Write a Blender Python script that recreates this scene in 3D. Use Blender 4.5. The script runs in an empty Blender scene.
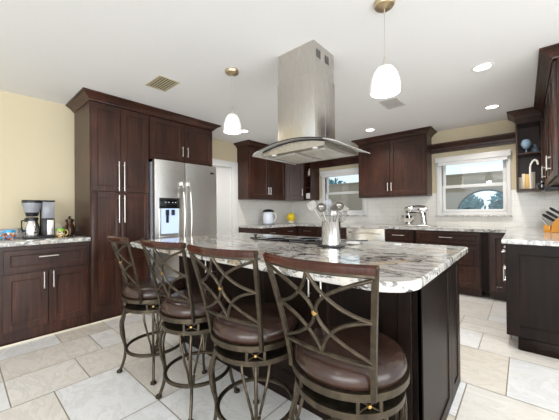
import bpy, bmesh, math, random
from mathutils import Vector, Matrix
random.seed(7)
PI = math.pi
SC = bpy.context.scene
COL = SC.collection

# ------------------------------------------------------------------ camera
FPX, TH, CH, ROLL, PITCH = 280.722, math.radians(41.002), 1.161, math.radians(-.51), math.radians(-.381)
F = Vector((-math.sin(TH), math.cos(TH), 0)); R = Vector((math.cos(TH), math.sin(TH), 0)); U = Vector((0, 0, 1))
F2 = F*math.cos(PITCH) - U*math.sin(PITCH); U2 = U*math.cos(PITCH) + F*math.sin(PITCH)
R3 = R*math.cos(ROLL) + U2*math.sin(ROLL); U3 = U2*math.cos(ROLL) - R*math.sin(ROLL)
cd = bpy.data.cameras.new('camera'); cam = bpy.data.objects.new('camera', cd); COL.objects.link(cam)
cd.sensor_width = 36; cd.lens = FPX/559*36; cd.clip_start = .05
m = Matrix.Identity(4)
for i in range(3):
    m[i][0] = R3[i]; m[i][1] = U3[i]; m[i][2] = -F2[i]
m[0][3], m[1][3], m[2][3] = 0, 0, CH
cam.matrix_world = m
SC.camera = cam

# ------------------------------------------------------------------ world and light
W = bpy.data.worlds.new('World'); SC.world = W; W.use_nodes = True
wb = W.node_tree.nodes['Background']
wb.inputs[0].default_value = (.80, .91, 1.0, 1); wb.inputs[1].default_value = 1.15
SC.view_settings.view_transform = 'Standard'; SC.view_settings.look = 'None'
SC.view_settings.gamma = 1; SC.view_settings.use_curve_mapping = False
SC.view_settings.exposure = 0.36

def area(name, loc, target, sx, sy, power, color=(1, 1, 1)):
    l = bpy.data.lights.new(name, 'AREA'); l.shape = 'RECTANGLE'; l.size = sx; l.size_y = sy
    l.energy = power; l.color = color
    o = bpy.data.objects.new(name, l); COL.objects.link(o); o.location = loc
    o.rotation_euler = (Vector(target) - Vector(loc)).to_track_quat('-Z', 'Y').to_euler()
    return o
# unseen fill lights added behind and beside the camera to brighten the room
area('rear_fill_light', (1.5, -3.9, 1.3), (-1.2, 3, 1.2), 4.5, 2.2, 150, (1, 1, .99))
area('side_fill_light', (3.9, .6, 1.3), (-2, 2.2, 1.1), 3.5, 2.2, 95, (1, 1, .99))

def spot(loc, power, size=2.5, blend=.9, color=(1, .95, .88), r=.06):
    l = bpy.data.lights.new('ceiling_spot', 'SPOT'); l.energy = power; l.spot_size = size; l.spot_blend = blend
    l.color = color; l.shadow_soft_size = r
    o = bpy.data.objects.new('ceiling_spot', l); COL.objects.link(o); o.location = loc
    return o
CANS_AND_FILL = [(-.263, 3.086), (-.281, 4.352), (-1.81, 4.27), (-3.31, 2.972), (-3.1, .9), (-3.1, -.9), (-.3, -.9)]  # last three are unseen spots added as fill, without fixtures
for i, (x, y) in enumerate(CANS_AND_FILL):
    spot((x, y, 2.41), 44 if i < 4 else 9)

# ------------------------------------------------------------------ materials
def mat(name, color=(.5, .5, .5), rough=.5, metal=0, spec=.5, emit=None, es=1, trans=0, ior=1.45, coat=0):
    mt = bpy.data.materials.new(name); mt.use_nodes = True
    b = mt.node_tree.nodes['Principled BSDF']
    b.inputs['Base Color'].default_value = (*color, 1); b.inputs['Roughness'].default_value = rough
    b.inputs['Metallic'].default_value = metal; b.inputs['Specular IOR Level'].default_value = spec
    b.inputs['Transmission Weight'].default_value = trans; b.inputs['IOR'].default_value = ior
    b.inputs['Coat Weight'].default_value = coat
    if emit: b.inputs['Emission Color'].default_value = (*emit, 1); b.inputs['Emission Strength'].default_value = es
    return mt
class NT:
    def __init__(s, mt): s.t = mt.node_tree; s.b = s.t.nodes['Principled BSDF']
    def n(s, typ, **kw):
        nd = s.t.nodes.new(typ)
        for k, v in kw.items():
            if k in nd.inputs.keys() if hasattr(nd.inputs, 'keys') else False: nd.inputs[k].default_value = v
            else: setattr(nd, k, v)
        return nd
    def l(s, a, b): s.t.links.new(a, b)
    def coords(s, scale=(1, 1, 1), rot=(0, 0, 0), kind='Object'):
        tc = s.t.nodes.new('ShaderNodeTexCoord'); mp = s.t.nodes.new('ShaderNodeMapping')
        mp.inputs['Scale'].default_value = scale; mp.inputs['Rotation'].default_value = rot
        s.l(tc.outputs[kind], mp.inputs[0]); return mp.outputs[0]
    def noise(s, vec, scale, detail=4, rough=.5, dist=0):
        nd = s.t.nodes.new('ShaderNodeTexNoise'); nd.inputs['Scale'].default_value = scale
        nd.inputs['Detail'].default_value = detail; nd.inputs['Roughness'].default_value = rough
        nd.inputs['Distortion'].default_value = dist
        s.l(vec, nd.inputs['Vector']); return nd.outputs['Fac']
    def ramp(s, fac, stops, interp='LINEAR'):
        nd = s.t.nodes.new('ShaderNodeValToRGB'); e = nd.color_ramp.elements; nd.color_ramp.interpolation = interp
        while len(e) < len(stops): e.new(.5)
        for k, (p, c) in enumerate(stops):
            e[k].position = p; e[k].color = (*c, 1) if len(c) == 3 else c
        s.l(fac, nd.inputs[0]); return nd.outputs[0]
    def mix(s, fac, a, b, mode='MIX'):
        nd = s.t.nodes.new('ShaderNodeMixRGB'); nd.blend_type = mode
        for i, v in ((0, fac), (1, a), (2, b)):
            if isinstance(v, (int, float)): nd.inputs[i].default_value = v
            elif isinstance(v, tuple): nd.inputs[i].default_value = (*v, 1)
            else: s.l(v, nd.inputs[i])
        return nd.outputs[0]
    def bump(s, h, strength=.2, dist=.01):
        nd = s.t.nodes.new('ShaderNodeBump'); nd.inputs['Strength'].default_value = strength
        nd.inputs['Distance'].default_value = dist; s.l(h, nd.inputs['Height']); s.l(nd.outputs[0], s.b.inputs['Normal'])
g3 = lambda v: (v, v, v)

def wood(name, dark, mid, light, rough=.3, spec=.45):
    mt = mat(name, mid, rough, spec=.5); t = NT(mt)
    v = t.coords((14, 14, 1.1)); a = t.noise(v, 3, 6, .6, .4)
    v2 = t.coords((1.6, 1.6, .9)); b = t.noise(v2, 2.2, 3)
    t.b.inputs['Specular IOR Level'].default_value = spec
    c = t.ramp(a, [(.3, dark), (.55, mid), (.8, light)])
    c2 = t.ramp(b, [(.35, g3(.6)), (.7, g3(1.35))])
    t.l(t.mix(1, c, c2, 'MULTIPLY'), t.b.inputs['Base Color'])
    return mt
M = {}
M['wood'] = wood('espresso_wood', (.026, .009, .005), (.052, .0185, .011), (.105, .039, .023), .33)
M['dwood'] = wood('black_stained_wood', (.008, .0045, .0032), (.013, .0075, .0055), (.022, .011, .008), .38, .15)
M['nickel'] = mat('brushed_nickel', (.72, .69, .64), .28, 1)
M['chrome'] = mat('chrome', (.8, .79, .78), .08, 1)
M['black'] = mat('black_plastic', (.014, .014, .016), .35)
M['gloss_black'] = mat('black_glass', (.01, .01, .011), .05)
M['white'] = mat('white_paint', (.80, .80, .79), .4)
M['ceramic'] = mat('white_ceramic', (.82, .81, .79), .15)
M['rubber'] = mat('rubber', (.03, .03, .03), .7)

def steel(name, col, rough, scale=(2, 2, 160)):
    mt = mat(name, col, rough, 1); t = NT(mt); v = t.coords(scale); n = t.noise(v, 3, 2)
    t.l(t.ramp(n, [(.3, g3(rough*.8)), (.7, g3(rough*1.25))]), t.b.inputs['Roughness'])
    t.bump(n, .02, .001); return mt
M['steel'] = steel('brushed_steel', (.74, .73, .71), .34)
M['hood'] = steel('hood_steel', (.56, .53, .49), .3, (160, 160, 2))

mt = mat('wall_paint', (.66, .575, .40), .6); t = NT(mt); t.bump(t.noise(t.coords((1, 1, 1)), 160, 3), .06, .003); M['wall'] = mt
mt = mat('ceiling_paint', (.86, .86, .865), .8); t = NT(mt); t.bump(t.noise(t.coords((1, 1, 1)), 55, 4), .10, .006); M['ceil'] = mt

# granite: pale ground, sweeping grey veins, black flecks, tan patches
def granite(name, ground, dark_amt, tan, veins=2.6, soft=0):
    mt = mat(name, ground, .07, spec=.6); t = NT(mt)
    v = t.coords((1.0, 1.7, 1.7), (0, 0, .5))
    sw = t.noise(v, veins, 10, .66, 1.4)
    base = t.ramp(sw, [(.0, tuple(c*.9 for c in ground)), (.37, ground), (.455, (.50, .485, .46)), (.492, (.16, .15, .15)),
                       (.51, (.60, .58, .55)), (.60, ground), (.69, tuple(min(1, c*1.08) for c in ground)), (.73, (.42, .41, .40)), (.78, ground)])
    v2 = t.coords((1, 1.3, 1.3)); fl = t.noise(v2, 9, 8, .72, .8)
    fm = t.ramp(fl, [(.535, g3(0)), (.575, g3(dark_amt))])
    reg = t.ramp(t.noise(v, 1.9, 3), [(.36, g3(0)), (.50, g3(1))])
    f1 = t.mix(1, fm, reg, 'MULTIPLY')
    c = t.mix(f1, base, (.055, .05, .05))
    tm = t.ramp(t.noise(t.coords((1.2, 1, 1)), 4.5, 6, .6, .6), [(.54, g3(0)), (.66, g3(tan))])
    c = t.mix(tm, c, (.60, .47, .30))
    sp = t.ramp(t.noise(v2, 90, 3), [(.62, g3(0)), (.68, g3(.55))])
    c = t.mix(sp, c, (.20, .185, .17))
    if soft: c = t.mix(soft, c, ground)
    t.l(c, t.b.inputs['Base Color'])
    return mt
M['granite'] = granite('island_granite', (.66, .64, .60), 1.0, .7, 3.4)
M['granite2'] = granite('counter_granite', (.72, .71, .685), .9, .3, 3.2, .22)

# subway tile
mt = mat('subway_tile', (.8, .79, .75), .12); t = NT(mt)
tc = t.t.nodes.new('ShaderNodeTexCoord'); sx = t.t.nodes.new('ShaderNodeSeparateXYZ'); t.l(tc.outputs['Object'], sx.inputs[0])
ad = t.t.nodes.new('ShaderNodeMath'); ad.operation = 'ADD'; t.l(sx.outputs[0], ad.inputs[0]); t.l(sx.outputs[1], ad.inputs[1])
cx = t.t.nodes.new('ShaderNodeCombineXYZ'); t.l(ad.outputs[0], cx.inputs[0]); t.l(sx.outputs[2], cx.inputs[1])
br = t.t.nodes.new('ShaderNodeTexBrick'); t.l(cx.outputs[0], br.inputs['Vector'])
br.inputs['Scale'].default_value = 1; br.inputs['Brick Width'].default_value = .152; br.inputs['Row Height'].default_value = .076
br.inputs['Mortar Size'].default_value = .0016; br.inputs['Color1'].default_value = (.80, .785, .74, 1)
br.inputs['Color2'].default_value = (.77, .755, .71, 1); br.inputs['Mortar'].default_value = (.62, .60, .56, 1)
t.l(br.outputs['Color'], t.b.inputs['Base Color']); M['subway'] = mt

# stone floor tiles: per-tile colour attribute with marbling
mt = mat('stone_tile', (.7, .65, .55), .22, spec=.5); t = NT(mt)
at = t.t.nodes.new('ShaderNodeAttribute'); at.attribute_name = 'tile'
sp = t.t.nodes.new('ShaderNodeSeparateColor'); t.l(at.outputs['Color'], sp.inputs[0])
vm = t.t.nodes.new('ShaderNodeVectorMath'); vm.operation = 'MULTIPLY_ADD'
t.l(at.outputs['Color'], vm.inputs[0]); vm.inputs[1].default_value = (37, 53, 11)
t.l(t.coords((1.0, 2.2, 1)), vm.inputs[2])
n = t.noise(vm.outputs[0], 2.6, 8, .65, 1.1)
base = t.ramp(sp.outputs[0], [(0, (.75, .69, .61)), (.25, (.81, .775, .72)), (.5, (.85, .835, .81)), (.8, (.86, .86, .855)), (1, (.86, .87, .885))])
vein = t.ramp(n, [(.25, (.84, .79, .72)), (.45, (1, 1, 1)), (.52, (.87, .86, .84)), (.58, (1.02, 1.02, 1.02)), (.75, (.89, .85, .79))])
t.l(t.mix(.85, base, vein, 'MULTIPLY'), t.b.inputs['Base Color']); M['tile'] = mt
M['grout'] = mat('grout', (.40, .34, .26), .8)

mt = mat('bronze_metal', (.08, .06, .04), .36, .75); t = NT(mt)
n = t.noise(t.coords((1, 1, 1)), 30, 4); t.l(t.ramp(n, [(.3, (.045, .036, .026)), (.7, (.10, .078, .052))]), t.b.inputs['Base Color']); M['bronze'] = mt
mt = mat('brown_leather', (.075, .034, .022), .22, spec=.6); t = NT(mt)
n = t.noise(t.coords((1, 1, 1)), 7, 3); t.l(t.ramp(n, [(.3, (.024, .012, .009)), (.7, (.050, .024, .017))]), t.b.inputs['Base Color'])
t.bump(t.noise(t.coords((1, 1, 1)), 220, 2), .08, .002); M['leather'] = mt
mt = wood('cherry_rail_wood', (.028, .008, .004), (.056, .016, .008), (.095, .029, .015), .17); M['cherry'] = mt
M['brass'] = mat('antique_brass', (.55, .36, .12), .3, 1)
M['canopy_brass'] = mat('satin_brass', (.62, .50, .32), .3, 1)
M['shade'] = mat('frosted_glass_shade', (.9, .9, .88), .3, emit=(1, .98, .95), es=.10)
M['bulb'] = mat('bulb_glass', (1, 1, 1), .4, emit=(1, .96, .9), es=1.5)
M['lamp'] = mat('lamp_lens', (1, 1, 1), .5, emit=(1, .97, .92), es=5)
M['vent_tan'] = mat('vent_tan_metal', (.50, .44, .30), .5)
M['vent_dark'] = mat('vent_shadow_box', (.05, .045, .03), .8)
M['vent_grey'] = mat('vent_grey_metal', (.62, .60, .57), .5)
M['display'] = mat('dispenser_display', (.01, .012, .02), .15)
M['disp_light'] = mat('dispenser_lit_well', (.55, .65, .8), .4, emit=(.45, .62, 1), es=.45)
M['stucco'] = mat('patio_stucco', (.30, .235, .175), .9)
M['leaf'] = mat('foliage_green', (.06, .22, .24), .7)
M['frame'] = mat('vinyl_window_white', (.83, .83, .82), .3)
M['blind'] = mat('blind_fabric', (.80, .80, .80), .6)
M['dwhite'] = mat('dishwasher_steel', (.78, .74, .66), .25, .85)
M['yellow'] = mat('yellow_glass', (.85, .62, .02), .2)
M['orange_wood'] = mat('golden_bamboo', (.78, .34, .035), .3)
M['cup_blue'] = mat('blue_glaze', (.05, .38, .68), .2)
M['cup_green'] = mat('green_glaze', (.25, .52, .06), .2)
M['cup_yellow'] = mat('yellow_glaze', (.78, .58, .15), .2)
def patchy(name, cols, sc):
    mt = mat(name, cols[0], .25); t = NT(mt); vo = t.t.nodes.new('ShaderNodeTexVoronoi'); vo.inputs['Scale'].default_value = sc
    t.l(t.coords(), vo.inputs['Vector']); s2 = t.t.nodes.new('ShaderNodeSeparateColor'); t.l(vo.outputs['Color'], s2.inputs[0])
    k = len(cols); t.l(t.ramp(s2.outputs[0], [(i/k, c) for i, c in enumerate(cols)], 'CONSTANT'), t.b.inputs['Base Color']); return mt
M['art_blue'] = patchy('painted_mug_pattern', [(.45, .1, .03), (.8, .75, .68), (.1, .05, .04), (.6, .3, .1), (.05, .25, .5)], 55)
M['art_green'] = patchy('painted_mug_pattern_green', [(.8, .75, .6), (.1, .05, .04), (.7, .45, .1), (.35, .1, .05)], 60)
M['smoke'] = mat('grey_tinted_plastic', (.30, .31, .34), .12)
M['amber'] = mat('dark_amber_glass', (.06, .022, .008), .1)
M['pale_plastic'] = mat('clear_blue_plastic', (.72, .78, .86), .1)
M['blue_glass'] = mat('blue_glass', (.30, .42, .55), .06)
M['cream'] = mat('cream_card', (.78, .70, .56), .5)
M['book_yellow'] = mat('yellow_box_card', (.80, .52, .18), .5)
M['clear'] = None
def glassmat(name, tint, gl=.1):
    mt = bpy.data.materials.new(name); mt.use_nodes = True; nt = mt.node_tree; nt.nodes.clear()
    o = nt.nodes.new('ShaderNodeOutputMaterial'); mx = nt.nodes.new('ShaderNodeMixShader')
    tr = nt.nodes.new('ShaderNodeBsdfTransparent'); tr.inputs[0].default_value = (*tint, 1)
    gs = nt.nodes.new('ShaderNodeBsdfGlossy'); gs.inputs['Roughness'].default_value = .02
    lw = nt.nodes.new('ShaderNodeFresnel'); lw.inputs[0].default_value = 1.5
    ad = nt.nodes.new('ShaderNodeMath'); ad.inputs[1].default_value = gl
    nt.links.new(lw.outputs[0], ad.inputs[0]); nt.links.new(ad.outputs[0], mx.inputs[0])
    nt.links.new(tr.outputs[0], mx.inputs[1]); nt.links.new(gs.outputs[0], mx.inputs[2]); nt.links.new(mx.outputs[0], o.inputs[0])
    return mt
def pale_reflection(mt, amt):  # mixes in white diffuse to paint the pale reflection on the hood glass
    nt = mt.node_tree; o = [n for n in nt.nodes if n.type == 'OUTPUT_MATERIAL'][0]; src = o.inputs[0].links[0].from_socket
    d = nt.nodes.new('ShaderNodeBsdfDiffuse'); d.inputs[0].default_value = (.85, .84, .80, 1); mx = nt.nodes.new('ShaderNodeMixShader'); mx.inputs[0].default_value = amt
    nt.links.new(src, mx.inputs[1]); nt.links.new(d.outputs[0], mx.inputs[2]); nt.links.new(mx.outputs[0], o.inputs[0])
M['pane'] = glassmat('window_pane', (.93, .97, .97), .04)
M['hoodglass'] = glassmat('hood_glass', (.9, .93, .92), .35); pale_reflection(M['hoodglass'], .35)

# ------------------------------------------------------------------ mesh helpers
class MB:
    def __init__(s): s.bm = bmesh.new(); s.mi = 0
    def _f(s, vs):
        try:
            f = s.bm.faces.new(vs); f.material_index = s.mi; return f
        except ValueError: return None
    def box(s, x0, x1, y0, y1, z0, z1, bev=0):
        v = [s.bm.verts.new((x, y, z)) for x in (x0, x1) for y in (y0, y1) for z in (z0, z1)]
        fs = [s._f([v[i] for i in q]) for q in ((0, 1, 3, 2), (4, 6, 7, 5), (0, 4, 5, 1), (2, 3, 7, 6), (0, 2, 6, 4), (1, 5, 7, 3))]
        if bev:
            es = list({e for f in fs for e in f.edges})
            bmesh.ops.bevel(s.bm, geom=es, offset=bev, segments=2, affect='EDGES', profile=.5, material=s.mi)
        return s
    def tube(s, pts, r, n=8, closed=False, flat=None, up=(0, 0, 1)):
        pts = [Vector(p) for p in pts]; N = len(pts); rings = []
        for i, p in enumerate(pts):
            a = pts[(i-1) % N] if (closed or i > 0) else p; b = pts[(i+1) % N] if (closed or i < N-1) else p
            d = (b-a).normalized(); u = Vector(up)
            if abs(d.dot(u)) > .98: u = Vector((0, 1, 0)) if abs(d.y) < .9 else Vector((1, 0, 0))
            sd = d.cross(u).normalized(); upv = sd.cross(d)
            rr = r[i] if isinstance(r, (list, tuple)) else r
            fa, fb = flat if flat else (1, 1)
            rings.append([s.bm.verts.new(p + sd*math.cos(2*PI*k/n + PI/n)*rr*fa + upv*math.sin(2*PI*k/n + PI/n)*rr*fb) for k in range(n)])
        for i in range(N if closed else N-1):
            A, B = rings[i], rings[(i+1) % N]
            for k in range(n): s._f([A[k], A[(k+1) % n], B[(k+1) % n], B[k]])
        if not closed: s._f(rings[0][::-1]); s._f(rings[-1])
        return s
    def lathe(s, prof, c=(0, 0, 0), n=24, cap=True, axis=None):
        c = Vector(c); rings = []
        q = Vector(axis).normalized().to_track_quat('Z', 'Y') if axis else None
        for r, z in prof:
            ring = []
            for k in range(n):
                p = Vector((r*math.cos(2*PI*k/n), r*math.sin(2*PI*k/n), z))
                if q: p = q @ p
                ring.append(s.bm.verts.new(c+p))
            rings.append(ring)
        for A, B in zip(rings, rings[1:]):
            for k in range(n): s._f([A[k], A[(k+1) % n], B[(k+1) % n], B[k]])
        if cap: s._f(rings[0][::-1]); s._f(rings[-1])
        return s
    def prism(s, poly, axis, lo, hi):
        def P(a, b, c): return {'x': (c, a, b), 'y': (a, c, b), 'z': (a, b, c)}[axis]
        A = [s.bm.verts.new(P(a, b, lo)) for a, b in poly]; B = [s.bm.verts.new(P(a, b, hi)) for a, b in poly]
        s._f(A[::-1]); s._f(B); n = len(poly)
        for k in range(n): s._f([A[k], A[(k+1) % n], B[(k+1) % n], B[k]])
        return s
    def rings(s, loops, cap0=True, cap1=True):
        L = [[s.bm.verts.new(p) for p in lp] for lp in loops]; n = len(L[0])
        for A, B in zip(L, L[1:]):
            for k in range(n): s._f([A[k], A[(k+1) % n], B[(k+1) % n], B[k]])
        if cap0: s._f(L[0][::-1])
        if cap1: s._f(L[-1])
        return s
    def build(s, name, mats, parent=None, smooth=35, loc=None):
        me = bpy.data.meshes.new(name); bmesh.ops.recalc_face_normals(s.bm, faces=s.bm.faces)
        s.bm.to_mesh(me); s.bm.free()
        for mm in (mats if isinstance(mats, (list, tuple)) else [mats]): me.materials.append(M[mm] if isinstance(mm, str) else mm)
        if smooth: me.shade_smooth(); me.set_sharp_from_angle(angle=math.radians(smooth))
        o = bpy.data.objects.new(name, me); COL.objects.link(o)
        if parent: o.parent = parent
        if loc: o.location = loc
        return o
def tag(o, label, cat, group=None):
    o['label'] = label; o['category'] = cat
    if group: o['group'] = group
    return o
def thing(name, label, cat, loc=(0, 0, 0), rz=0, group=None):
    o = bpy.data.objects.new(name, None); COL.objects.link(o); o.location = loc; o.rotation_euler = (0, 0, rz)
    o.empty_display_size = .1
    return tag(o, label, cat, group)
def struct(o): o['kind'] = 'structure'; return o
def copy_tree(o, parent=None):
    c = o.copy(); COL.objects.link(c); c.parent = parent
    for ch in list(o.children): copy_tree(ch, c)
    return c

# ------------------------------------------------------------------ the room
XA, YB, XC, H = -4.05, 5.117, .52, 2.44
# floor
fl = MB(); fl.mi = 1; fl.box(XA-.1, 4.5, -4.5, YB+.1, -.08, -.004)
me_tiles = []
MOD = .2032; occ = {}
NX, NY = 44, 48; OX, OY = -4.16, -4.46
rt = random.Random(12)
for j in range(NY):
    for i in range(NX):
        if (i, j) in occ: continue
        opts = [(3, 2), (3, 2), (3, 2), (2, 2), (2, 2), (2, 3), (3, 3), (2, 1), (1, 1)]
        rt.shuffle(opts); opts.append((1, 1))
        big = [o for o in opts if o != (1, 1)] + [(1, 2), (2, 1), (1, 1)]
        for w, h in big:
            if all((i+a, j+b) not in occ for a in range(w) for b in range(h)) and i+w <= NX and j+h <= NY: break
        for a in range(w):
            for b in range(h): occ[(i+a, j+b)] = 1
        me_tiles.append((OX+i*MOD, OX+(i+w)*MOD, OY+j*MOD, OY+(j+h)*MOD))
fl.mi = 0; cl = fl.bm.loops.layers.color.new('tile')
for x0, x1, y0, y1 in me_tiles:
    g = .0032; v = [fl.bm.verts.new(p) for p in ((x0+g, y0+g, 0), (x1-g, y0+g, 0), (x1-g, y1-g, 0), (x0+g, y1-g, 0))]
    f = fl.bm.faces.new(v); f.material_index = 0
    c = (rt.choice([.02, .25, .4, .55, .6, .75, .85, .95, 1.0]), rt.random(), rt.random(), 1)
    for lp in f.loops: lp[cl] = c
struct(fl.build('floor', ['tile', 'grout'], smooth=0))
struct(MB().box(XA-.1, 4.5, -4.5, YB+.1, H, H+.1).build('ceiling', 'ceil', smooth=0))

# wall A (left), with the doorway opening y 2.62..3.37, z 0..2.0
D0, D1, DZ = 2.56, 3.345, 2.0
w = MB(); w.box(XA-.1, XA, -4.5, D0, 0, H); w.box(XA-.1, XA, D1, YB+.1, 0, H); w.box(XA-.1, XA, D0, D1, DZ, H)
w.mi = 1; w.box(XA, XA+.008, 3.47, YB, .90, 1.44)
struct(w.build('wall_left', ['wall', 'subway'], smooth=0))
# wall B (back) with two window openings
WIN = [(-3.16, -2.30), (-.985, -.175)]; WZ0, WZ1 = 1.13, 1.96
w = MB(); xs = [XA-.1, WIN[0][0], WIN[0][1], WIN[1][0], WIN[1][1], XC+.1]
for a, b in ((0, 1), (2, 3), (4, 5)): w.box(xs[a], xs[b], YB, YB+.14, 0, H)
for a, b in WIN: w.box(a, b, YB, YB+.14, 0, WZ0); w.box(a, b, YB, YB+.14, WZ1, H)
w.mi = 1
for a, b in ((XA+.008, WIN[0][0]-.074), (WIN[0][1]+.044, WIN[1][0]-.074), (WIN[1][1]+.044, XC)): w.box(a, b, YB-.008, YB, .90, 1.44)
for a, b in WIN: w.box(a-.074, b+.044, YB-.008, YB, .90, 1.066)
struct(w.build('wall_back', ['wall', 'subway'], smooth=0))
w = MB(); w.box(XC, XC+.1, 2.95, YB, 0, H); w.mi = 1; w.box(XC-.008, XC, 3.07, YB-.008, .90, 1.44)
struct(w.build('wall_right', ['wall', 'subway'], smooth=0))

# door in the left wall
door = MB()
door.box(XA-.06, XA-.025, D0+.02, D1-.02, .005, DZ-.02, .002)
d = struct(door.build('door_1', 'white'))
c = MB()
def casing(mb):
    mb.box(XA-.1, XA+.02, D1-.02, D1+.115, 0, DZ+.09, .004); mb.box(XA-.1, XA+.02, D0-.10, D0+.02, 0, DZ+.09, .004)
    mb.box(XA-.1, XA+.02, D0+.02, D1-.02, DZ-.02, DZ+.09, .004)
casing(c); c.build('door_casing', 'white', d)
k = MB(); k.lathe([(.004, 0), (.012, .005), (.012, .03), (.026, .045), (.028, .06), (.018, .075), (.002, .078)], (XA-.025, D0+.09, .96), 16, axis=(1, 0, 0)); k.build('door_knob', 'nickel', d)
# baseboard along the left wall
struct(MB().box(XA, XA+.015, -4.4, -.6, 0, .1, .003).build('baseboard_left', 'white'))

# windows: casing, two sashes, panes, roller-blind cassette
def window(n, x0, x1):
    f = MB()
    for a, b, c, e in ((x0-.075, x0, WZ0-.045, WZ1+.045), (x1, x1+.045, WZ0-.045, WZ1+.045), (x0, x1, WZ1, WZ1+.045), (x0, x1, WZ0-.045, WZ0)):
        f.box(a, b, YB-.022, YB+.05, c, e, .004)
    o = struct(f.build('window_%d' % n, 'frame'))
    zm = (WZ0+WZ1)/2 - .01
    u = MB(); s = .045
    def sash(mb, z0, z1, y):
        mb.box(x0, x0+s, y, y+.03, z0, z1, .003); mb.box(x1-s, x1, y, y+.03, z0, z1, .003)
        mb.box(x0+s, x1-s, y, y+.03, z0, z0+s, .003); mb.box(x0+s, x1-s, y, y+.03, z1-s, z1, .003)
    sash(u, zm-.02, WZ1, YB+.05); su = u.build('upper_sash', 'frame', o)
    l = MB(); sash(l, WZ0, zm+.02, YB+.015); sl = l.build('lower_sash', 'frame', o)
    MB().box(x0+s, x1-s, YB+.062, YB+.068, zm+.02, WZ1-s).build('pane', 'pane', su)
    MB().box(x0+s, x1-s, YB+.027, YB+.033, WZ0+s, zm-.02).build('pane', 'pane', sl)
    MB().box(x0-.09, x1+.06, YB-.05, YB-.008, WZ0-.065, WZ0-.045, .003).build('window_sill', 'granite2', o)
    return o
window(1, *WIN[0]); window(2, *WIN[1])
for (x0, x1), lb in zip(WIN, ('white roller blind cassette atop the window left of the wall cabinet', 'white roller blind cassette atop the big window by the open shelves')):
    b = thing('roller_blind', lb, 'blind', (x0, YB-.022, 1.915), 0, 'roller blinds')
    q = MB(); q.box(-.08, x1-x0+.05, -.06, 0, 0, .085, .006); q.build('cassette', 'frame', b)
    q = MB(); q.box(-.04, x1-x0+.01, -.045, -.04, -.035, .0); q.box(-.04, x1-x0+.01, -.05, -.036, -.05, -.035, .002); q.build('shade_cloth', 'blind', b)

# crown profile sweep
def sweep(mb, path, prof, closed=False):
    N = len(path); offs = []
    for i in range(N):
        def nrm(a, b):
            d = (Vector(b)-Vector(a)).normalized(); return Vector((d.y, -d.x))
        if i == 0: o = nrm(path[0], path[1])
        elif i == N-1: o = nrm(path[-2], path[-1])
        else:
            n1, n2 = nrm(path[i-1], path[i]), nrm(path[i], path[i+1]); o = (n1+n2)/(1+n1.dot(n2))
        offs.append(o)
    loops = [[(path[i][0]+offs[i].x*a, path[i][1]+offs[i].y*a, z) for a, z in prof] for i in range(N)]
    mb.rings(loops)
CROWN = [(-.02, .002), (.008, .002), (.012, .014), (.020, .018), (.030, .032), (.050, .048), (.066, .056), (.074, .064), (.084, .066), (.084, .082), (-.02, .082)]
ZC = 2.356; ZB = 2.3575
def crown_prof(z0=ZC): return [(a, z0+b) for a, b in CROWN]

# valances over the windows, between the wall cabinets
def valance(n, x0, x1):
    q = MB(); prof = [(0, 2.085), (.02, 2.085), (.022, 2.12), (.03, 2.125), (.032, 2.155), (.046, 2.17), (.075, 2.20), (.08, 2.205), (.08, 2.225), (0, 2.225)]
    prof = [(YB-.001-a*1.25, z) for a, z in prof]
    q.prism(prof, 'x', x0, x1); struct(q.build('trim_%d' % n, 'wood'))
valance(1, -3.30, -2.266); valance(2, -1.13, -.075)

# ------------------------------------------------------------------ cabinets (local frame: width +x, front at y=0 facing -y, z up)
def rect(x0, x1, z0, z1, y, i): return [(x0+i, y, z0+i), (x1-i, y, z0+i), (x1-i, y, z1-i), (x0+i, y, z1-i)]
def shaker(mb, x0, x1, z0, z1, fr=.058, t=.02, rec=.009, y=0, mids=()):
    zs = [z0] + list(mids) + [z1]
    if not mids:
        mb.rings([rect(x0, x1, z0, z1, y+t, 0), rect(x0, x1, z0, z1, y+.002, 0), rect(x0, x1, z0, z1, y, .002),
                  rect(x0, x1, z0, z1, y, fr), rect(x0, x1, z0, z1, y+rec*.55, fr+.004), rect(x0, x1, z0, z1, y+rec*.6, fr+.009), rect(x0, x1, z0, z1, y+rec, fr+.011)])
    else:
        # outer slab edge then panels stacked between rails
        e = .002
        mb.box(x0, x0+fr, y, y+t, z0, z1, e); mb.box(x1-fr, x1, y, y+t, z0, z1, e)
        cuts = [z0+fr*0] ; prev = z0
        rails = [(z0, z0+fr)] + [(mz-fr/2, mz+fr/2) for mz in mids] + [(z1-fr, z1)]
        for a, b in rails: mb.box(x0+fr, x1-fr, y, y+t, a, b)
        mb.box(x0+fr, x1-fr, y+rec, y+t, z0+fr, z1-fr)
def bar_handle(parent, x, z, length, vertical, y=0, r=.0055, stand=.03, mat_='nickel'):
    q = MB(); h = length/2
    if vertical:
        q.tube([(x, y-stand, z-h), (x, y-stand, z+h)], r, 10)
        for s in (-1, 1): q.tube([(x, y+.001, z+s*h*.78), (x, y-stand, z+s*h*.78)], r*.8, 8)
    else:
        q.tube([(x-h, y-stand, z), (x+h, y-stand, z)], r, 10)
        for s in (-1, 1): q.tube([(x+s*h*.78, y+.001, z), (x+s*h*.78, y-stand, z)], r*.8, 8)
    return q.build('handle', mat_, parent)
def door(parent, x0, x1, z0, z1, handle=None, m='wood', mids=(), name='door', fr=.058):
    g = .002; q = MB(); shaker(q, x0+g, x1-g, z0+g, z1-g, fr=fr, mids=mids)
    o = q.build(name, m, parent)
    if handle: bar_handle(o, *handle)
    return o
def body(parent, x0, x1, z0, z1, depth, m='wood', toe=0, name='body'):
    q = MB(); q.box(x0, x1, .021, depth, z0+toe, z1)
    if toe: q.box(x0+.001, x1-.001, .085, depth, z0, z0+toe)
    return q.build(name, m, parent)
A90 = PI/2
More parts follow.
